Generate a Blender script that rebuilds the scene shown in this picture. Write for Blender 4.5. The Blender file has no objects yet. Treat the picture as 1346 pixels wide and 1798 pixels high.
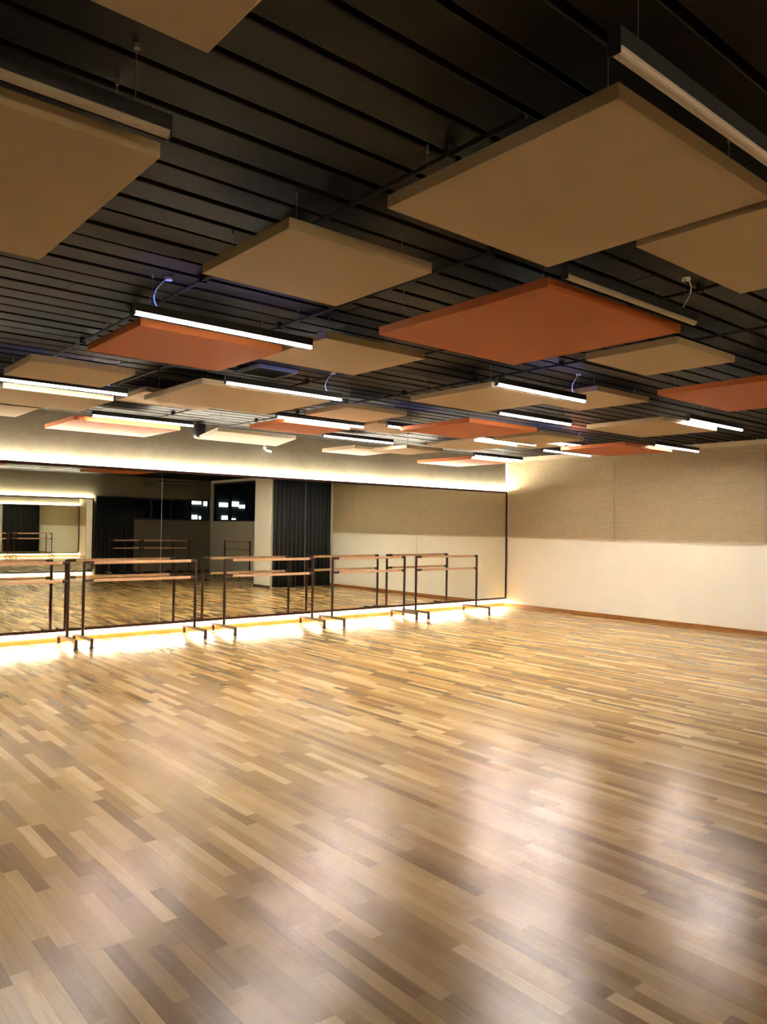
import bpy, bmesh, math, random
from mathutils import Matrix, Vector
random.seed(7)
S = bpy.context.scene
COL = S.collection
H = 1.5                                   # eye height of the camera
XR, YM, YB, XL = 11.48, 9.92, -2.40, -2.75  # wall planes
ZC = 2.88                                 # underside of the roof deck at the walls
MY = YM - 0.06                            # front of the mirror

# ------------------------------------------------------------------ materials
def new_mat(name):
    m = bpy.data.materials.new(name); m.use_nodes = True
    nt = m.node_tree
    return m, nt, nt.nodes['Principled BSDF']

def N(nt, typ, **kw):
    n = nt.nodes.new(typ)
    for k, v in kw.items():
        if k in n.inputs: n.inputs[k].default_value = v
        else: setattr(n, k, v)
    return n

def mathn(nt, op, a, b=None, c=None):
    n = nt.nodes.new('ShaderNodeMath'); n.operation = op
    for i, v in enumerate((a, b, c)):
        if v is None: continue
        if isinstance(v, (int, float)): n.inputs[i].default_value = v
        else: nt.links.new(v, n.inputs[i])
    return n.outputs[0]

def ramp(nt, fac, stops):
    r = nt.nodes.new('ShaderNodeValToRGB')
    e = r.color_ramp.elements
    e[0].position, e[0].color = stops[0][0], (*stops[0][1], 1)
    e[1].position, e[1].color = stops[-1][0], (*stops[-1][1], 1)
    for p, c in stops[1:-1]:
        x = e.new(p); x.color = (*c, 1)
    nt.links.new(fac, r.inputs[0])
    return r.outputs[0]

def plain(name, col, rough=0.6, noise=0.06, scale=8.0, bump=0.0, bscale=60.0, metal=0.0, spec=0.5):
    m, nt, b = new_mat(name)
    tc = N(nt, 'ShaderNodeTexCoord')
    nz = N(nt, 'ShaderNodeTexNoise', Scale=scale, Detail=4.0)
    nt.links.new(tc.outputs['Object'], nz.inputs['Vector'])
    lo = tuple(max(0, c * (1 - noise)) for c in col); hi = tuple(min(1, c * (1 + noise)) for c in col)
    nt.links.new(ramp(nt, nz.outputs[0], [(0.3, lo), (0.7, hi)]), b.inputs['Base Color'])
    b.inputs['Roughness'].default_value = rough
    b.inputs['Metallic'].default_value = metal
    b.inputs['Specular IOR Level'].default_value = spec
    if bump:
        n2 = N(nt, 'ShaderNodeTexNoise', Scale=bscale, Detail=5.0)
        nt.links.new(tc.outputs['Object'], n2.inputs['Vector'])
        bp = N(nt, 'ShaderNodeBump', Strength=bump, Distance=0.01)
        nt.links.new(n2.outputs[0], bp.inputs['Height'])
        nt.links.new(bp.outputs[0], b.inputs['Normal'])
    return m

def emit(name, col, strength):
    m, nt, b = new_mat(name)
    b.inputs['Base Color'].default_value = (0.8, 0.8, 0.8, 1)
    b.inputs['Emission Color'].default_value = (*col, 1)
    b.inputs['Emission Strength'].default_value = strength
    return m

def parquet():
    m, nt, b = new_mat('parquet_oak')
    L = nt.links
    tc = N(nt, 'ShaderNodeTexCoord'); sp = N(nt, 'ShaderNodeSeparateXYZ')
    L.new(tc.outputs['Object'], sp.inputs[0])
    x, y = sp.outputs[0], sp.outputs[1]
    W, LEN = 0.060, 0.58
    u = mathn(nt, 'DIVIDE', x, W); col = mathn(nt, 'FLOOR', u); fu = mathn(nt, 'FRACT', u)
    w1 = N(nt, 'ShaderNodeTexWhiteNoise', noise_dimensions='1D'); L.new(col, w1.inputs['W'])
    lenf = mathn(nt, 'MULTIPLY_ADD', w1.outputs[0], 0.55, 0.75)
    sh = mathn(nt, 'MULTIPLY', w1.outputs[0], 37.7)
    v = mathn(nt, 'ADD', mathn(nt, 'DIVIDE', mathn(nt, 'DIVIDE', y, LEN), lenf), sh)
    row = mathn(nt, 'FLOOR', v); fv = mathn(nt, 'FRACT', v)
    cv = N(nt, 'ShaderNodeCombineXYZ'); L.new(col, cv.inputs[0]); L.new(row, cv.inputs[1])
    w2 = N(nt, 'ShaderNodeTexWhiteNoise', noise_dimensions='2D'); L.new(cv.outputs[0], w2.inputs['Vector'])
    tone = w2.outputs[0]
    # grain: noise stretched along the strip, shifted per strip
    gv = N(nt, 'ShaderNodeCombineXYZ')
    L.new(mathn(nt, 'MULTIPLY_ADD', tone, 50.0, mathn(nt, 'MULTIPLY', x, 46.0)), gv.inputs[0])
    L.new(mathn(nt, 'MULTIPLY', y, 2.2), gv.inputs[1]); L.new(mathn(nt, 'MULTIPLY', tone, 91.0), gv.inputs[2])
    g = N(nt, 'ShaderNodeTexNoise', Scale=1.0, Detail=5.0, Roughness=0.6, Distortion=1.2)
    L.new(gv.outputs[0], g.inputs['Vector'])
    t2 = mathn(nt, 'ADD', mathn(nt, 'MULTIPLY_ADD', tone, 0.92, 0.02), mathn(nt, 'MULTIPLY', mathn(nt, 'SUBTRACT', g.outputs[0], 0.5), 0.42))
    c = ramp(nt, t2, [(0.0, (0.180, 0.092, 0.026)), (0.22, (0.290, 0.168, 0.056)), (0.6, (0.395, 0.248, 0.092)), (0.84, (0.50, 0.335, 0.142)), (1.0, (0.63, 0.455, 0.235))])
    # joints
    ju = mathn(nt, 'MINIMUM', fu, mathn(nt, 'SUBTRACT', 1.0, fu))
    jv = mathn(nt, 'MULTIPLY', mathn(nt, 'MINIMUM', fv, mathn(nt, 'SUBTRACT', 1.0, fv)), 10.0)
    j = mathn(nt, 'MINIMUM', ju, jv)
    js = N(nt, 'ShaderNodeMapRange'); js.inputs['From Min'].default_value = 0.0; js.inputs['From Max'].default_value = 0.02
    js.inputs['To Min'].default_value = 0.62; js.inputs['To Max'].default_value = 1.0
    L.new(j, js.inputs['Value'])
    mx = N(nt, 'ShaderNodeMix', data_type='RGBA', blend_type='MULTIPLY'); mx.inputs[0].default_value = 1.0
    L.new(c, mx.inputs[6]); L.new(js.outputs[0], mx.inputs[7])
    L.new(mx.outputs[2], b.inputs['Base Color'])
    r = N(nt, 'ShaderNodeMapRange'); r.inputs['To Min'].default_value = 0.19; r.inputs['To Max'].default_value = 0.29
    L.new(g.outputs[0], r.inputs['Value']); L.new(r.outputs[0], b.inputs['Roughness'])
    b.inputs['Specular IOR Level'].default_value = 0.42
    bn = N(nt, 'ShaderNodeTexNoise', Scale=5.0, Detail=3.0); L.new(tc.outputs['Object'], bn.inputs['Vector'])
    hh = mathn(nt, 'ADD', mathn(nt, 'MULTIPLY', js.outputs[0], 0.35), mathn(nt, 'ADD', mathn(nt, 'MULTIPLY', g.outputs[0], 0.22), mathn(nt, 'MULTIPLY', tone, 0.35)))
    bp = N(nt, 'ShaderNodeBump', Strength=0.22, Distance=0.0020)
    L.new(mathn(nt, 'ADD', hh, bn.outputs[0]), bp.inputs['Height']); L.new(bp.outputs[0], b.inputs['Normal'])
    return m

def plaster(name, col):
    m, nt, b = new_mat(name)
    tc = N(nt, 'ShaderNodeTexCoord')
    n1 = N(nt, 'ShaderNodeTexNoise', Scale=1.6, Detail=6.0, Roughness=0.65, Distortion=0.6)
    n2 = N(nt, 'ShaderNodeTexNoise', Scale=9.0, Detail=6.0, Roughness=0.6, Distortion=1.5)
    for n in (n1, n2): nt.links.new(tc.outputs['Object'], n.inputs['Vector'])
    f = mathn(nt, 'ADD', mathn(nt, 'MULTIPLY', n1.outputs[0], 0.65), mathn(nt, 'MULTIPLY', n2.outputs[0], 0.35))
    nt.links.new(ramp(nt, f, [(0.35, tuple(c * 0.72 for c in col)), (0.62, col)]), b.inputs['Base Color'])
    b.inputs['Roughness'].default_value = 0.8
    bp = N(nt, 'ShaderNodeBump', Strength=0.35, Distance=0.012)
    nt.links.new(f, bp.inputs['Height']); nt.links.new(bp.outputs[0], b.inputs['Normal'])
    return m

def mirror_mat():
    m, nt, b = new_mat('mirror_silver')
    tc = N(nt, 'ShaderNodeTexCoord'); nz = N(nt, 'ShaderNodeTexNoise', Scale=0.7, Detail=1.0)
    nt.links.new(tc.outputs['Object'], nz.inputs['Vector'])
    nt.links.new(ramp(nt, nz.outputs[0], [(0.3, (0.80, 0.81, 0.73)), (0.7, (0.82, 0.83, 0.75))]), b.inputs['Base Color'])
    b.inputs['Metallic'].default_value = 1.0; b.inputs['Roughness'].default_value = 0.0
    return m

def glass_mat():
    m = bpy.data.materials.new('window_glass'); m.use_nodes = True
    nt = m.node_tree; nt.nodes.clear()
    o = N(nt, 'ShaderNodeOutputMaterial'); mx = N(nt, 'ShaderNodeMixShader')
    t = N(nt, 'ShaderNodeBsdfTransparent'); t.inputs[0].default_value = (0.82, 0.9, 0.92, 1)
    g = N(nt, 'ShaderNodeBsdfGlossy', Roughness=0.02)
    fr = N(nt, 'ShaderNodeLayerWeight'); fr.inputs[0].default_value = 0.5
    nt.links.new(mathn(nt, 'MULTIPLY_ADD', mathn(nt, 'POWER', fr.outputs['Facing'], 5.0), 0.5, 0.03), mx.inputs[0]); nt.links.new(t.outputs[0], mx.inputs[1]); nt.links.new(g.outputs[0], mx.inputs[2])
    nt.links.new(mx.outputs[0], o.inputs[0])
    return m

def opal(name, col, strength):
    """lit opal profile: full output through the bottom, thicker dim side walls"""
    m, nt, b = new_mat(name)
    g = N(nt, 'ShaderNodeNewGeometry'); sp = N(nt, 'ShaderNodeSeparateXYZ')
    nt.links.new(g.outputs['True Normal'], sp.inputs[0])
    mr = N(nt, 'ShaderNodeMapRange'); mr.inputs['From Min'].default_value = 0.86; mr.inputs['From Max'].default_value = 0.99
    mr.inputs['To Min'].default_value = 0.008 * strength; mr.inputs['To Max'].default_value = strength
    nt.links.new(mathn(nt, 'MULTIPLY', sp.outputs[2], -1.0), mr.inputs['Value'])
    b.inputs['Base Color'].default_value = (0.8, 0.8, 0.8, 1)
    b.inputs['Emission Color'].default_value = (*col, 1)
    nt.links.new(mr.outputs[0], b.inputs['Emission Strength'])
    return m

BAR_L, LED_TOP, LED_BOT = 540.0, 500.0, 270.0
M = dict(
    floor=parquet(),
    white_wall=plain('painted_wall', (0.77, 0.735, 0.635), 0.45, 0.02, 2.0, 0.08, 120),
    acoustic=plain('acoustic_slat', (0.43, 0.345, 0.21), 0.5, 0.05, 14.0),
    panel_trim=plain('panel_edge_trim', (0.55, 0.47, 0.33), 0.5),
    plaster=plaster('raw_plaster', (0.185, 0.162, 0.112)),
    beige=plain('beige_wall', (0.17, 0.142, 0.09), 0.7, 0.04, 1.5),
    deck=plain('deck_board', (0.0105, 0.0078, 0.0046), 0.55, 0.35, 1.3, 0.15, 30, spec=0.12),
    deck_gap=plain('deck_shadow_gap', (0.004, 0.0035, 0.003), 0.9, spec=0.1),
    cream=plain('cream_panel_fabric', (0.405, 0.310, 0.200), 0.75, 0.03, 3.0, 0.12, 400),
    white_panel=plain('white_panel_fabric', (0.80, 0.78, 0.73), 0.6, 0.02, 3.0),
    added_glow=emit('added_blue_glow', (0.10, 0.22, 1.0), 26.0),  # blue emission added to tint the deck, not a known part of the bars
    orange=plain('orange_panel_fabric', (0.43, 0.105, 0.013), 0.70, 0.04, 3.0, 0.12, 400),
    skirting=plain('oak_skirting', (0.30, 0.115, 0.022), 0.4, 0.2, 12.0),
    frame=plain('bronze_frame', (0.030, 0.010, 0.007), 0.5, 0.1, 10, spec=0.2),
    mirror=mirror_mat(),
    steel=plain('oxblood_steel', (0.034, 0.010, 0.010), 0.38, 0.1, 20),
    rail=plain('beech_rail', (0.62, 0.385, 0.25), 0.42, 0.12, 18),
    rubber=plain('black_rubber', (0.02, 0.018, 0.018), 0.7),
    alu=plain('grey_aluminium', (0.35, 0.35, 0.36), 0.4, 0.03, 20, metal=0.6),
    wire=plain('steel_wire', (0.22, 0.21, 0.20), 0.4, metal=0.8),
    cord=plain('white_cord', (0.75, 0.74, 0.72), 0.5),
    black=plain('matt_black', (0.012, 0.012, 0.013), 0.45),
    pipe=plain('dark_conduit', (0.016, 0.015, 0.014), 0.6, spec=0.2),
    white=plain('white_plastic', (0.8, 0.8, 0.78), 0.4),
    curtain=plain('charcoal_curtain', (0.016, 0.017, 0.020), 0.75, 0.15, 30),
    winframe=plain('dark_window_frame', (0.02, 0.022, 0.025), 0.45),
    glass=glass_mat(),
    diffuser_off=plain('opal_diffuser_unlit', (0.36, 0.30, 0.235), 0.4),
    bar=opal('opal_diffuser_lit', (1.0, 0.925, 0.80), BAR_L),
    led_top=emit('warm_strip_upper', (1.0, 0.90, 0.72), LED_TOP),
    led_bot=emit('warm_strip_lower', (1.0, 0.89, 0.68), LED_BOT),
    facade=plain('night_facade', (0.05, 0.055, 0.06), 0.8),
    leaf=plain('hedge_leaf', (0.02, 0.08, 0.03), 0.7, 0.5, 6.0),
    lit=emit('lit_shop_window', (0.95, 1.0, 0.97), 6.0),
    ground=plain('asphalt', (0.03, 0.03, 0.032), 0.8),
)

# ------------------------------------------------------------------ mesh helpers
def bm_box(bm, x0, x1, y0, y1, z0, z1, bev=0.0):
    r = bmesh.ops.create_cube(bm, size=1.0)
    vs = r['verts']
    for v in vs:
        v.co = Vector((x0 + (v.co.x + .5) * (x1 - x0), y0 + (v.co.y + .5) * (y1 - y0), z0 + (v.co.z + .5) * (z1 - z0)))
    if bev:
        es = list({e for v in vs for e in v.link_edges})
        bmesh.ops.bevel(bm, geom=es, offset=bev, segments=2, profile=0.7, affect='EDGES')
    return bm

def bm_cyl(bm, p0, p1, r0, r1=None, seg=12, caps=True):
    p0, p1 = Vector(p0), Vector(p1); r1 = r0 if r1 is None else r1
    d = p1 - p0
    q = Vector((0, 0, 1)).rotation_difference(d.normalized()).to_matrix().to_4x4()
    bmesh.ops.create_cone(bm, cap_ends=caps, segments=seg, radius1=r0, radius2=r1, depth=d.length,
                          matrix=Matrix.Translation((p0 + p1) / 2) @ q)
    return bm

def bm_tube(bm, pts, r, seg=6):
    pts = [Vector(p) for p in pts]
    rings = []
    for i, p in enumerate(pts):
        t = (pts[min(i + 1, len(pts) - 1)] - pts[max(i - 1, 0)]).normalized()
        a = t.orthogonal().normalized() if abs(t.z) > .95 else t.cross(Vector((0, 0, 1))).normalized()
        b = t.cross(a)
        rings.append([bm.verts.new(p + a * r * math.cos(k * 2 * math.pi / seg) + b * r * math.sin(k * 2 * math.pi / seg)) for k in range(seg)])
    for i in range(len(rings) - 1):
        for k in range(seg):
            bm.faces.new((rings[i][k], rings[i][(k + 1) % seg], rings[i + 1][(k + 1) % seg], rings[i + 1][k]))
    bm.faces.new(rings[0][::-1]); bm.faces.new(rings[-1])
    return bm

def bm_prism(bm, prof, axis, a0, a1):
    """extrude a closed 2-D outline along axis 'x' or 'y'; outline is (other horizontal, z)"""
    def P(u, z, a): return (a, u, z) if axis == 'x' else (u, a, z)
    A = [bm.verts.new(P(u, z, a0)) for u, z in prof]
    B = [bm.verts.new(P(u, z, a1)) for u, z in prof]
    n = len(prof)
    for i in range(n):
        bm.faces.new((A[i], A[(i + 1) % n], B[(i + 1) % n], B[i]))
    bm.faces.new(A[::-1]); bm.faces.new(B)
    return bm

def obj(name, bm, m, parent=None, smooth=False, label=None):
    bmesh.ops.recalc_face_normals(bm, faces=bm.faces[:])
    me = bpy.data.meshes.new(name); bm.to_mesh(me); bm.free()
    me.materials.append(M[m] if isinstance(m, str) else m)
    if smooth:
        for p in me.polygons: p.use_smooth = True
    o = bpy.data.objects.new(name, me); COL.objects.link(o)
    if parent: o.parent = parent
    if label: o['label'] = label
    return o

def box(name, dims, m, parent=None, bev=0.0, label=None):
    return obj(name, bm_box(bmesh.new(), *dims, bev), m, parent, label=label)

def tag(o, label, cat, group=None):
    o['label'] = label; o['category'] = cat
    if group: o['group'] = group
    return o

def thing(name, label, cat, loc=(0, 0, 0), rotz=0.0, group=None):
    o = bpy.data.objects.new(name, None); COL.objects.link(o)
    o.empty_display_size = 0.1
    o.location = loc; o.rotation_euler = (0, 0, rotz)
    return tag(o, label, cat, group)

def struct(name, bm, m, parent=None):
    o = obj(name, bm, m, parent)
    if not parent: o['kind'] = 'structure'
    return o

def copy_tree(root, loc, rotz=0.0, label=None, group=None):
    r = root.copy(); COL.objects.link(r); r.location = loc; r.rotation_euler = (0, 0, rotz)
    if label: r['label'] = label
    if group: r['group'] = group
    for ch in list(root.children):
        c = ch.copy(); COL.objects.link(c); c.parent = r
        for g in ch.children:
            d = g.copy(); COL.objects.link(d); d.parent = c
    return r

# ------------------------------------------------------------------ the room
struct('floor', bm_box(bmesh.new(), XL - .2, XR + .2, YB - .2, YM + .2, -0.12, 0.0), 'floor')
struct('wall_back', bm_box(bmesh.new(), XL - .2, XR + .2, YM, YM + .2, 0.0, 3.1), 'plaster')
struct('wall_left', bm_box(bmesh.new(), XL - .2, XL, YB, YM, 0.0, 3.1), 'beige')
# right wall: solid beside the hall, and with a long window opening beyond the pier
WZ0, WZ1 = 1.60, 2.80
PY0, PY1, PX0 = 3.24, 4.00, 9.75
bm = bmesh.new()
bm_box(bm, XR, XR + .2, PY0, YM, 0.0, 3.1)
bm_box(bm, XR, XR + .2, YB - .2, PY0, 0.0, WZ0)
bm_box(bm, XR, XR + .2, YB - .2, PY0, WZ1, 3.1)
bm_box(bm, XR, XR + .2, YB - .2, YB + .06, WZ0, WZ1)
bm_box(bm, XR, XR + .2, 2.6, PY0, WZ0, WZ1)
struct('wall_right', bm, 'white_wall')
# wall behind the camera: band of windows between x=8.9 and the corner
HZ = 2.27
bm = bmesh.new()
bm_box(bm, XL - .2, 8.9, YB - .2, YB, 0.0, 3.1)
bm_box(bm, 8.9, XR, YB - .2, YB, 0.0, WZ0)
bm_box(bm, 8.9, XR, YB - .2, YB, HZ, 3.1)
struct('wall_front', bm, 'beige')
struct('wall_pier', bm_box(bmesh.new(), PX0, XR, PY0, PY1, 0.0, 3.1, 0.006), 'white_wall')

# windows
def window(name, axis, a0, a1, z0, z1, plane, n):
    bm = bmesh.new(); t = .05
    def bx(u0, u1, w0, w1, d0, d1):
        if axis == 'x': bm_box(bm, u0, u1, plane + d0, plane + d1, w0, w1)
        else: bm_box(bm, plane + d0, plane + d1, u0, u1, w0, w1)
    bx(a0, a1, z0, z0 + t, -.05, .03); bx(a0, a1, z1 - t, z1, -.05, .03)
    for i in range(n + 1):
        u = a0 + (a1 - a0 - t) * i / n
        bx(u, u + t, z0 + t, z1 - t, -.05, .03)
    fr = struct(name, bm, 'winframe')
    for i in range(n):
        u = a0 + (a1 - a0 - t) * i / n + t; v = a0 + (a1 - a0 - t) * (i + 1) / n
        bm = bmesh.new()
        if axis == 'x': bm_box(bm, u, v, plane - .012, plane - .004, z0 + t, z1 - t)
        else: bm_box(bm, plane - .012, plane - .004, u, v, z0 + t, z1 - t)
        obj('window_pane', bm, 'glass', fr)
    return fr
window('window_1', 'x', 8.9, XR, WZ0, HZ, YB - .10, 4)
window('window_2', 'y', YB + .06, 2.6, WZ0, WZ1, XR + .12, 5)

# roof deck: boards running along x with recessed gaps
bm = bmesh.new()
pitch, bw = 0.192, 0.158
bm_box(bm, XL - .2, XR + .2, YB - .2, YM + .2, 2.955, 3.1)
struct('ceiling', bm, 'deck_gap')
bm = bmesh.new()
y = YB; k = 0
while y < YM - .02:
    y1 = min(y + bw, YM - .002)
    x0 = XL
    cut = XL + 1.2 + random.random() * 2.4
    while x0 < XR:
        x1 = min(cut, XR)
        dz = random.uniform(-.003, .003)
        bm_box(bm, x0, x1 - .004, y, y1, 2.875 + dz, 2.96, 0.004)
        x0 = x1; cut = x1 + 2.2 + random.random() * 2.2
    y += pitch; k += 1
struct('trim_1', bm, 'deck')

# skirting boards
struct('baseboard_back', bm_box(bmesh.new(), XL, XR, YM - .014, YM, 0.0, 0.058, 0.003), 'skirting')
struct('baseboard_right', bm_box(bmesh.new(), XR - .014, XR, PY1, YM - .014, 0.0, 0.062, 0.003), 'skirting')
struct('baseboard_front', bm_box(bmesh.new(), 8.2, XR, YB, YB + .014, 0.0, 0.06, 0.003), 'frame')
struct('baseboard_pier', bm_box(bmesh.new(), PX0 - .012, PX0, PY0, PY1, 0.0, 0.05, 0.003), 'frame')
# light line on top of the acoustic cladding
struct('trim_2', bm_box(bmesh.new(), XR - .035, XR, PY1, YM, 2.80, 2.872, 0.004), 'panel_trim')

# acoustic slatted panels on the upper right wall
def slat_panel(y0, y1, label):
    t = thing('slatted_acoustic_panel', label, 'wall panel', (XR, (y0 + y1) / 2, 1.353), 0, 'slatted acoustic panels along the upper wall')
    hw = (y1 - y0) / 2
    prof = [(0.0, 0.0), (-.016, 0.0)]
    z = 0.0; p = .0322; top = 2.80 - 1.353
    while z + p < top:
        prof += [(-.016, z + .004), (-.030, z + .006), (-.030, z + p - .010), (-.016, z + p - .006)]
        z += p
    prof += [(-.016, top), (0.0, top)]
    # outline is (x, z); extrude along y
    obj('slat_face', bm_prism(bmesh.new(), prof, 'y', -hw + .004, hw - .004), 'acoustic', t)
    box('bottom_rail', (-.034, -.001, -hw + .004, hw - .004, -.022, -.001), 'panel_trim', t, .003)
    return t
slat_panel(7.473, MY - .012, 'slatted tan acoustic wall panel meeting the mirror wall in the corner')
slat_panel(4.955, 7.473, 'slatted tan acoustic wall panel between two seams, second from the corner')
slat_panel(PY1 + .16, 4.955, 'slatted tan acoustic wall panel beside the dark curtain, third from the corner')

# ------------------------------------------------------------------ mirrors
def mirror(name, label, x0, x1, n, face, back, z0, z1, flip, seamless=False):
    """face: y of the glass, back: y of the wall"""
    t = thing(name, label, 'mirror', ((x0 + x1) / 2, face, z0))
    s = 1 if back > face else -1
    cx = (x0 + x1) / 2
    X0, X1 = x0 - cx, x1 - cx
    D = abs(back - face); Hh = z1 - z0
    fw = .036
    bm = bmesh.new()
    def bx(a, b, c, d, lo, hi):
        q = sorted((s * c, s * d)); bm_box(bm, a, b, q[0], q[1], lo, hi, .002)
    bx(X0, X1, -.008, .012, 0, fw); bx(X0, X1, -.008, .012, Hh - fw, Hh)
    bx(X0, X0 + fw, -.008, .012, fw, Hh - fw); bx(X1 - fw, X1, -.008, .012, fw, Hh - fw)
    obj('frame', bm, 'frame', t)
    q = sorted((s * .014, s * (D - .002)))
    box('backing_board', (X0 + .01, X1 - .01, q[0], q[1], .035, Hh - .035), 'frame', t)
    w = (X1 - X0 - 2 * fw) / n
    for i in range(n):
        a = X0 + fw + w * i + .0015; b = X0 + fw + w * (i + 1) - .0015
        q = sorted((0.0, s * .006))
        box('mirror_sheet', (a, b, q[0], q[1], fw + .001, Hh - fw - .001), 'mirror', t)
        if i < n - 1:
            qq = sorted((s * -.001, s * .004))
            box('mirror_joint', (b - .0005, b + .0035, qq[0], qq[1], fw + .002, Hh - fw - .002), 'alu', t)
    q = sorted((s * (D * .45), s * (D * .45 + .016)))
    for nm, zz, mm in (('upper_light_strip', (Hh - .010, Hh - .002), 'led_top'), ('lower_light_strip', (.002, .010), 'led_bot')):
        box(nm, (X0 + .02, X1 - .02, q[0], q[1], zz[0], zz[1]), mm, t)
    return t
mirror('framed_mirror', 'full-length wall mirror of several sheets with lit strips above and below, behind the barres', XR - .012 - 2.36 * 6, XR - .012, 6, MY, YM, 0.135, 2.227, False)
mirror('framed_mirror', 'smaller backlit wall mirror on the opposite wall, seen only as a reflection', XL + .1, 7.78, 4, YB + .06, YB, 0.09, 2.20, True)

# ------------------------------------------------------------------ curtains (opposite end)
def curtain(label, axis, a0, a1, fixed, z0, z1, amp=.05, pitch=.12):
    n = int((a1 - a0) / pitch * 10)
    pts = []
    for i in range(n + 1):
        u = a0 + (a1 - a0) * i / n
        pts.append((u, fixed + amp * math.sin((u - a0) / pitch * 2 * math.pi) + .008 * math.sin(u * 23.1)))
    bm = bmesh.new()
    rows = []
    for z in (z0, (z0 + z1) / 2, z1):
        rows.append([bm.verts.new((u, v, z) if axis == 'x' else (v, u, z)) for u, v in pts])
    for r in range(2):
        for i in range(n):
            bm.faces.new((rows[r][i], rows[r][i + 1], rows[r + 1][i + 1], rows[r + 1][i]))
    t = thing('curtain', label, 'curtain')
    o = obj('cloth', bm, 'curtain', t, smooth=True)
    md = o.modifiers.new('thick', 'SOLIDIFY'); md.thickness = .004
    if axis == 'x': box('curtain_track', (a0, a1, fixed - .02, fixed + .02, z1, z1 + .03), 'black', t)
    else: box('curtain_track', (fixed - .02, fixed + .02, a0, a1, z1, z1 + .03), 'black', t)
    return t
curtain('dark pleated curtain next to the pale pier, reflected in the long mirror', 'x', PX0 + .02, XR - .03, PY1 + .07, 0.02, 2.82)
curtain('dark curtain beside the window band, reflected deep in the mirror', 'x', 7.82, 8.95, YB + .09, 0.02, 2.24)

# ------------------------------------------------------------------ ballet barres
def make_barre(label, group, length=1.52):
    t = thing('ballet_barre', label, 'ballet barre', (0, 0, 0), 0, group)
    h = length / 2
    for sx in (-1, 1):
        x = sx * (h - .02)
        obj('post', bm_cyl(bmesh.new(), (x, 0, .10), (x, 0, 1.018), .019, seg=14), 'steel', t, smooth=False)
        bm = bmesh.new()
        bm_box(bm, x - .017, x + .017, -.33, .33, .082, .116, .004)
        for sy in (-1, 1):
            bm_box(bm, x - .016, x + .016, sy * .314 - .016, sy * .314 + .016, .022, .084, .003)
        f = obj('foot', bm, 'steel', t)
        for sy in (-1, 1):
            obj('rubber_pad', bm_cyl(bmesh.new(), (x, sy * .314, 0.0), (x, sy * .314, .024), .028, .022, 14), 'rubber', f)
    for z in (1.005, .785):
        r = obj('rail', bm_cyl(bmesh.new(), (-h + .13, 0, z), (h - .09, 0, z), .019, seg=16), 'rail', t, label='beech hand rail')
        for a, b in ((-h + .02, -h + .135), (h - .095, h - .02)):
            obj('rail_sleeve', bm_cyl(bmesh.new(), (a, 0, z), (b, 0, z), .0205, seg=16), 'steel', r)
        bm = bmesh.new()
    return t
BY = 9.50
G = 'portable double barres in front of the long mirror'
b0 = make_barre('wood and dark steel double barre cut off by the left edge of the photo', G)
b0.location = (2.335, BY + .03, 0)
for x, dy, rz, lab in (
    (4.00, .03, 0, 'double barre with two tan rails, second of the row counting away from the cut-off one'),
    (5.92, .03, 0, 'double barre in the middle of the row, reflected in front of the pale pier'),
    (7.755, .01, 0, 'double barre fourth in the row, standing in front of the curtain reflection'),
    (9.47, -.02, 0, 'double barre at the end of the row, beside the room corner')):
    copy_tree(b0, (x, BY + dy, 0), rz, lab, G)
G2 = 'spare barres stored at the opposite windows'
for x, y, rz, lab in (
    (11.18, -.15, math.pi / 2, 'spare barre by the window wall, standing alone in the mirror reflection near the pale pier'),
    (9.55, -1.45, .06, 'spare barre in front of the others stored under the window band, seen in the mirror'),
    (9.25, -1.85, -.05, 'spare barre in the middle of the stored set under the window band'),
    (8.75, -1.62, .12, 'spare barre half hidden against the dark curtain in the mirror')):
    copy_tree(b0, (x, y, 0), rz, lab, G2)

# ------------------------------------------------------------------ suspended ceiling panels
TH = .047
def hang_panel(x0, x1, y0, y1, o, color, label, tilt=0.0):
    x0, x1, y0, y1 = x0 * o, x1 * o, y0 * o, y1 * o
    z = H + o
    cx, cy = (x0 + x1) / 2, (y0 + y1) / 2
    hx, hy = (x1 - x0) / 2, (y1 - y0) / 2
    t = thing('acoustic_baffle', label, 'acoustic panel', (cx, cy, z), 0,
              'suspended orange acoustic panels' if color == 'orange' else 'suspended cream acoustic panels')
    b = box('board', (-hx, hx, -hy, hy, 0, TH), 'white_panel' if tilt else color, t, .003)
    if tilt:
        for v in b.data.vertices: v.co.z += -v.co.y / hy * tilt
    for sx in (-1, 1):
        for sy in (-1, 1):
            px, py = sx * (hx - .10), sy * (hy - .10)
            zt = ZC - z; zb = TH - (sy * (hy - .1) / hy * tilt if tilt else 0)
            bm = bmesh.new()
            bm_cyl(bm, (px, py, zb - .002), (px, py, zt + .077), .0014, seg=5)
            bm_cyl(bm, (px, py, zt - .030), (px, py, zt - .004), .0055, seg=8)
            bm_cyl(bm, (px, py, zb - .001), (px, py, zb + .012), .005, seg=8)
            obj('suspension_wire', bm, 'wire', t)
    return t
C, O = 'cream', 'orange'
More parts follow.
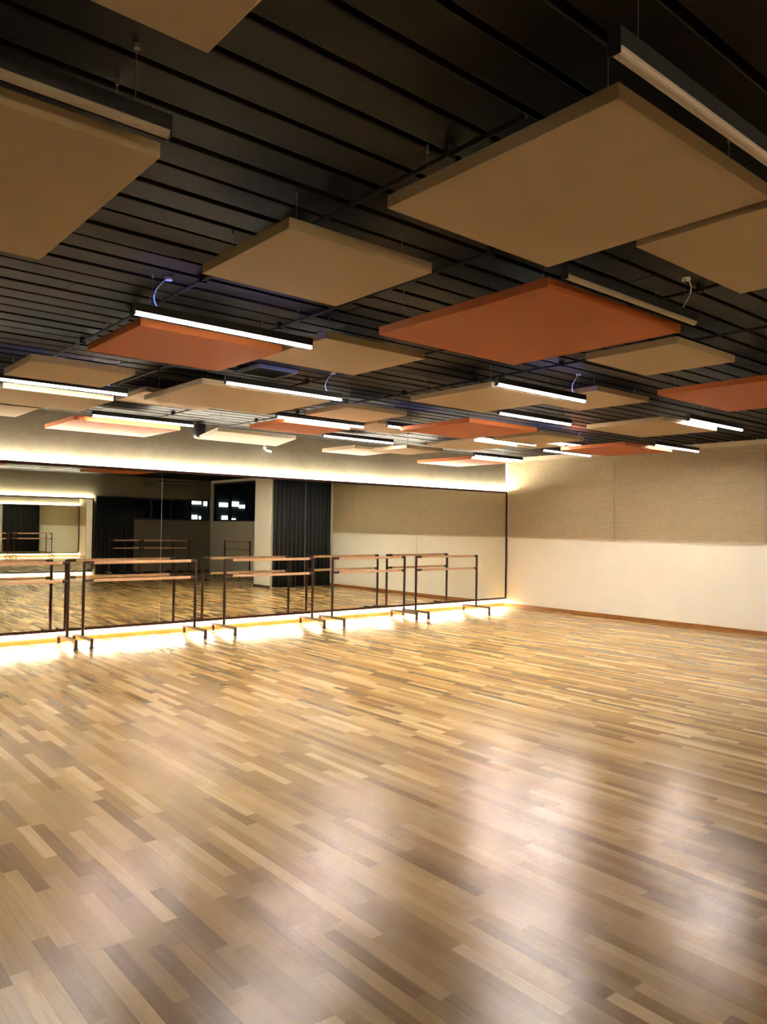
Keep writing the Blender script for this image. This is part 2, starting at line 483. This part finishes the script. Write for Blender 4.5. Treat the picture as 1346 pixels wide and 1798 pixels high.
PANELS = [
 (-.06, .74, .66, 1.48, 1.13, C, 'cream ceiling panel cut off by the top edge of the photo', 0),
 (-.23, .86, 1.99, 3.08, 1.12, C, 'large cream ceiling panel at the upper left, beneath an unlit light bar', 0),
 (1.535, 2.34, 1.00, 1.825, 1.15, C, 'biggest cream ceiling panel wholly in view, at the upper right', 0),
 (2.395, 3.19, .66, 1.485, 1.15, C, 'cream ceiling panel cut off by the right edge, touching the biggest cream one', 0),
 (1.395, 2.06, 2.17, 2.80, 1.17, C, 'small cream ceiling panel alone in the upper middle, with bare deck around it', 0),
 (2.53, 3.60, 1.975, 3.06, 1.12, O, 'large orange ceiling panel in the middle, below an unlit light bar', 0),
 (1.535, 2.38, 3.75, 4.52, 1.17, O, 'orange ceiling panel just behind the longest-looking lit bar at the upper left', 0),
 (2.37, 3.095, 3.31, 4.00, 1.21, C, 'cream ceiling panel touching the right end of the longest-looking lit bar', 0),
 (1.37, 2.035, 5.045, 5.68, 1.11, C, 'cream ceiling panel above a lit bar at the left edge, behind the left orange panel', 0),
 (1.50, 2.34, 6.235, 7.06, 1.10, C, 'cream ceiling panel at the left edge, its near side lit white by a bar', 0),
 (2.50, 3.625, 4.985, 6.00, 1.16, C, 'wide cream ceiling panel with a lit bar along its near edge, left of middle', 0),
 (2.34, 3.10, 5.59, 6.20, 1.25, C, 'cream ceiling panel mostly hidden above the wide cream one, its corner by a white cord', 0),
 (1.25, 2.02, 7.14, 7.91, 1.10, C, 'brightly lit cream ceiling panel cut off by the left edge near the mirror wall', 0),
 (2.49, 3.595, 7.65, 8.60, 1.09, O, 'orange ceiling panel close to the mirror wall, glowing along its far edge', 0),
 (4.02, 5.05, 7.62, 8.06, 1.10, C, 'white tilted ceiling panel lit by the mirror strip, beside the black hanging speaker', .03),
 (4.03, 4.82, 6.28, 6.955, 1.10, O, 'small orange ceiling panel with a short lit bar on its near edge', 0),
 (3.905, 4.57, 5.115, 5.745, 1.17, C, 'small cream ceiling panel in the centre, just past the end of a lit bar', 0),
 (4.69, 5.40, 5.67, 6.23, 1.17, C, 'cream ceiling panel partly covered by the orange one right of it, one side lit white', 0),
 (6.00, 6.72, 7.70, 8.42, 1.10, C, 'pale glowing small ceiling panel over the mirror wall, left of its overlapping twin', 0),
 (6.42, 7.06, 7.18, 7.86, 1.07, C, 'white glowing ceiling panel overlapping the pale one over the mirror wall', 0),
 (8.04, 8.96, 7.62, 8.74, 1.09, O, 'orange ceiling panel in the far corner over the end of the mirror', 0),
 (5.235, 6.24, 4.98, 5.955, 1.10, O, 'orange ceiling panel right of centre with a pinkish lit near side', 0),
 (4.05, 4.88, 3.64, 4.495, 1.17, C, 'cream ceiling panel under the thickest lit bar right of centre', 0),
 (3.79, 4.45, 2.10, 2.675, 1.20, C, 'small cream ceiling panel below the right corner of the large orange one', 0),
 (4.68, 5.37, 3.20, 3.84, 1.25, C, 'cream ceiling panel at the right end of the thickest lit bar, its edge lit grey', 0),
 (5.15, 6.27, 1.91, 3.005, 1.14, O, 'orange ceiling panel cut off by the right edge of the photo', 0),
 (6.39, 7.38, 3.66, 4.49, 1.10, C, 'cream ceiling panel on the right with one bright white edge under a thin lit bar', 0),
 (7.91, 8.96, 5.02, 5.94, 1.10, O, 'orange ceiling panel against the slatted wall on the right', 0),
 (6.48, 7.20, 5.09, 5.80, 1.10, C, 'cream ceiling panel behind the right tip of the pink-edged orange one', 0),
 (7.10, 7.54, 5.60, 6.10, 1.17, C, 'cream ceiling panel half hidden between a cream and an orange panel by the slatted wall', 0),
 (6.45, 7.20, 6.05, 6.84, 1.10, C, 'pale ceiling panel with a lit bar on its near edge, above the corner orange one', 0),
]
for a in PANELS: hang_panel(*a)

# ------------------------------------------------------------------ linear lights
def make_light(lit, label, length=1.16, group=None):
    t = thing('linear_light', label, 'light bar', (0, 0, 0), 0, group)
    h = length / 2
    # opal U-shaped diffuser hanging below a slim metal channel
    prof = [(.017 * math.cos(a), .002 + .019 * math.sin(a)) for a in [math.pi + i * math.pi / 9 for i in range(10)]]
    obj('diffuser', bm_prism(bmesh.new(), prof, 'x', -h, h), 'bar' if lit else 'diffuser_off', t, label='glowing opal diffuser' if lit else 'unlit opal diffuser')
    bm = bm_box(bmesh.new(), -h, h, -.018, .018, .0025, .032, .002)
    bm_box(bm, -h, h, -.018, -.015, .030, .048); bm_box(bm, -h, h, .015, .018, .030, .048)
    obj('housing', bm, 'black', t)
    if lit: box('added_glow_strip', (-h + .01, h - .01, -.010, .010, .0325, .0350), 'added_glow', t)  # invented strip, added to throw a blue glow on the deck above
    for sx in (-1, 1):
        box('end_cap', (sx * (h + .002) - .002, sx * (h + .002) + .002, -.0185, .0185, -.019, .048), 'black', t)
        px = sx * (h - .10)
        bm = bmesh.new()
        bm_cyl(bm, (px, 0, .033), (px, 0, 2.957 - 2.65), .0012, seg=5)
        bm_cyl(bm, (px, 0, ZC - 2.65 - .02), (px, 0, ZC - 2.65 - .002), .009, seg=8)
        bm_cyl(bm, (px, 0, .033), (px, 0, .048), .006, seg=8)
        obj('suspension_wire', bm, 'wire', t)
    return t
def add_cord(t, sx, length=1.16, bend=.05):
    px = sx * (length / 2 - .14); zt = ZC - 2.65
    pts = []
    for i in range(13):
        f = i / 12
        pts.append((px + .05 * f + bend * math.sin(f * math.pi) * (-1 if f < .5 else -1) + .0, .012 * math.sin(f * 6), .033 + (zt - .033) * f))
    obj('power_cord', bm_tube(bmesh.new(), pts, .0036, 6), 'cord', t)
    bm = bm_cyl(bmesh.new(), (px + .05, .0, zt - .018), (px + .05, .0, zt), .022, seg=12)
    obj('ceiling_rose', bm, 'white', t)
oL = 1.15
GL, GU = 'lit linear pendant lights', 'unlit linear pendant lights'
def at(xa, xb, y): return ((xa + xb) / 2 * oL, y * oL, H + oL)
lit0 = make_light(True, '', group=GL)
LIT = [
 (1.41, 2.42, 3.52, -1, 'longest-looking lit light bar at the upper left, in front of the left orange panel'),
 (1.28, 2.285, 5.83, 1, 'lit light bar entering from the left edge under a cream panel'),
 (2.59, 3.60, 4.81, 1, 'lit light bar along the near edge of the wide cream panel'),
 (3.98, 4.97, 3.52, 1, 'thickest lit light bar right of centre, in front of a cream panel'),
 (5.00, 5.97, 4.39, 0, 'lit light bar over the pink-edged orange panel, behind the thickest one'),
 (6.43, 7.42, 3.44, 0, 'thin lit light bar at the right, above the white-edged cream panel'),
 (8.02, 9.13, 4.74, 0, 'lit light bar crossing the slatted wall at the right, over an orange panel'),
 (2.46, 3.54, 7.17, 0, 'lit light bar above the glowing orange panel near the mirror wall'),
 (4.87, 5.95, 6.87, 0, 'lit light bar with empty dark deck around it, above the pale glowing panels'),
 (7.85, 8.55, 6.05, 0, 'lit light bar tucked under the orange panel by the slatted wall'),
 (7.66, 8.70, 7.20, 0, 'lit light bar over the orange panel in the far corner'),
 (3.79, 4.72, 5.98, 0, 'short-looking lit light bar on the near edge of the small orange panel'),
 (4.94, 5.80, 5.735, 0, 'lit light bar of which only one end shows beside the pink-edged orange panel'),
 (6.20, 7.16, 5.76, 0, 'wide-looking lit light bar on the pale panel above the corner orange one'),
 (6.80, 7.68, 5.44, 1, 'lit light bar mostly hidden behind a cream panel by the slatted wall'),
]
first = True
for xa, xb, y, cord, lab in LIT:
    if first:
        o = lit0; o.location = at(xa, xb, y); o['label'] = lab; first = False
    else:
        o = copy_tree(lit0, at(xa, xb, y), 0, lab, GL)
    LIT_OBJ = o
    if y == 5.44: o.location = o.location * 1.19 / 1.15; o.location.z = H + 1.195
    o['cord'] = cord
for o in [o for o in list(COL.objects) if o.get('cord') is not None]:
    c = o['cord']; del o['cord']
    if c: add_cord(o, c)
off0 = make_light(False, 'unlit light bar at the upper left, above the large cream panel', group=GU)
off0.location = at(-.19, .82, 1.85)
o = copy_tree(off0, at(1.365, 2.375, .90), 0, 'unlit light bar at the upper right, behind the biggest cream panel', GU)
o = copy_tree(off0, at(2.46, 3.47, 1.835), 0, 'unlit light bar above the large orange panel in the middle', GU)
add_cord(o, 1, bend=-.06)
copy_tree(off0, (9.5, -.6, H + oL), 0, 'unlit light bar near the opposite windows, a black line in the mirror', GU)

# ------------------------------------------------------------------ small ceiling items
def conduit(x, y0, y1, label):
    t = thing('conduit_pipe', label, 'pipe', (x, y0, 2.845))
    bm = bm_cyl(bmesh.new(), (0, 0, 0), (0, y1 - y0, 0), .010, seg=10)
    obj('pipe', bm, 'pipe', t)
    n = int((y1 - y0) / .96)
    for i in range(n):
        yy = .35 + i * .96
        box('pipe_clamp', (-.02, .02, yy - .012, yy + .012, -.016, .032), 'pipe', t)
for x, y0, y1, lab in (
    (1.93, 1.6, 9.6, 'dark ceiling conduit passing over the small lone cream panel and the left orange panel'),
    (2.78, 1.2, 9.6, 'dark ceiling conduit between the lone cream panel and the large orange panel'),
    (4.05, .8, 9.6, 'dark ceiling conduit at the right behind the panel cut off by the photo edge'),
    (5.10, .6, 9.6, 'dark ceiling conduit above the thickest lit bar right of centre')):
    conduit(x, y0, y1, lab)
t = thing('access_hatch', 'small square access hatch with a pale rim in the dark deck', 'ceiling hatch', (3.56, 5.86, 2.845))
bm = bmesh.new()
for a in ((-.20, .20, -.20, -.18), (-.20, .20, .18, .20), (-.20, -.18, -.18, .18), (.18, .20, -.18, .18)): bm_box(bm, *a, 0, .03)
obj('hatch_rim', bm, 'alu', t)
box('hatch_door', (-.178, .178, -.178, .178, .008, .03), 'black', t)
# black hanging speaker near the mirror wall
t = thing('hanging_speaker', 'black drum speaker hanging by the mirror wall at the end of the tilted white panel', 'speaker', (4.74, 9.50, 2.655))
bm = bmesh.new()
prof = [(.0, .0), (.055, .0), (.078, .012), (.088, .035), (.088, .185), (.070, .20), (.0, .20)]
rings = []
for r, z in prof:
    rings.append([bm.verts.new((max(r, .0005) * math.cos(k * math.pi / 12), max(r, .0005) * math.sin(k * math.pi / 12), z)) for k in range(24)])
for i in range(len(rings) - 1):
    for k in range(24): bm.faces.new((rings[i][k], rings[i][(k + 1) % 24], rings[i + 1][(k + 1) % 24], rings[i + 1][k]))
obj('speaker_body', bm, 'black', t, smooth=True)
obj('speaker_grille', bm_cyl(bmesh.new(), (0, 0, -.004), (0, 0, .002), .05, seg=24), 'pipe', t)
obj('hanging_rod', bm_cyl(bmesh.new(), (0, 0, .198), (0, 0, ZC - 2.655), .008, seg=8), 'black', t)
# small white camera on the mirror wall
t = thing('security_camera', 'small white camera on the plaster above the mirror, below the tilted white panel', 'camera', (6.02, YM, 2.665))
obj('wall_plate', bm_cyl(bmesh.new(), (0, -.012, .0), (0, .004, .0), .03, seg=16), 'white', t)
obj('arm', bm_cyl(bmesh.new(), (0, -.07, -.02), (0, -.01, 0), .008, seg=8), 'white', t)
bm = bm_cyl(bmesh.new(), (-.035, -.085, -.035), (.045, -.12, -.06), .026, seg=16)
c = obj('camera_body', bm, 'white', t)
obj('lens', bm_cyl(bmesh.new(), (.044, -.1195, -.0597), (.047, -.121, -.0606), .019, seg=16), 'black', c)

# ------------------------------------------------------------------ night street seen through the windows (in the mirror)
obj_g = struct('ground', bm_box(bmesh.new(), -10, 60, -60, 30, -.5, -.3), 'ground')
obj_g.location = (0, 0, 0)
t = thing('shop_building', 'dark building across the street with bright lit windows, reflected in the mirror', 'building', (24, -25, -.3))
box('wall', (-12, 12, -6, 0, 0, 9), 'facade', t)
for x0, x1, z0, z1 in ((-2.1, -1.5, 3.06, 3.40), (-1.3, -.8, 2.98, 3.30), (-.2, .4, 2.95, 3.2), (.6, 1.2, 3.0, 3.3), (1.25, 1.7, 2.9, 3.1)):
    f = box('lit_window', (x0, x1, -.02, .05, z0, z1), 'lit', t)
for x0, x1, z0, z1 in ((-2.1, -1.75, 2.1, 2.36), (-1.6, -1.5, 2.1, 2.3), (-.9, -.8, 2.1, 2.35), (-.6, -.45, 2.08, 2.2), (.0, .4, 2.1, 2.36), (.55, 1.0, 2.1, 2.2)):
    f = box('shop_light', (x0, x1, -.02, .05, z0, z1), 'lit', t)
bm = bmesh.new()
for i in range(60):
    bmesh.ops.create_icosphere(bm, subdivisions=1, radius=random.uniform(.3, .5),
        matrix=Matrix.Translation((random.uniform(17, 31), -19 + random.uniform(-.5, .5), random.uniform(-.1, 1.35))))
h = obj('hedge', bm, 'leaf'); tag(h, 'dark green hedge outside the opposite windows, reflected in the mirror', 'hedge')

# ------------------------------------------------------------------ world, camera, render look
w = bpy.data.worlds.new('night'); S.world = w; w.use_nodes = True
bg = w.node_tree.nodes['Background']; bg.inputs[0].default_value = (0.010, 0.016, 0.030, 1); bg.inputs[1].default_value = 0.4

F, YAW, PITCH, ROLL = 1344.6, 0.700551, 0.019519, 0.015518
cy, sy, cp, sp = math.cos(YAW), math.sin(YAW), math.cos(PITCH), math.sin(PITCH)
f = Vector((sy * cp, cy * cp, sp)); r = Vector((cy, -sy, 0)); u = r.cross(f)
cr, sr = math.cos(ROLL), math.sin(ROLL)
r2 = r * cr + u * sr; u2 = -r * sr + u * cr
cam = bpy.data.cameras.new('camera'); co = bpy.data.objects.new('camera', cam); COL.objects.link(co)
m = Matrix.Identity(4)
for i in range(3):
    m[i][0], m[i][1], m[i][2] = r2[i], u2[i], -f[i]
m[0][3], m[1][3], m[2][3] = 0, 0, H
co.matrix_world = m
cam.sensor_fit = 'VERTICAL'; cam.sensor_height = 36.0; cam.lens = 36.0 * F / 1798.0
cam.clip_start = .05; cam.clip_end = 200
S.camera = co
S.view_settings.view_transform = 'Standard'; S.view_settings.look = 'None'; S.view_settings.gamma = 1.0
S.view_settings.use_curve_mapping = False
S.view_settings.exposure = 0.52
cyc = S.cycles
cyc.max_bounces = 14; cyc.diffuse_bounces = 6; cyc.glossy_bounces = 8; cyc.transparent_max_bounces = 16
cyc.sample_clamp_indirect = 60.0; cyc.blur_glossy = 1.0
cyc.use_denoising = True
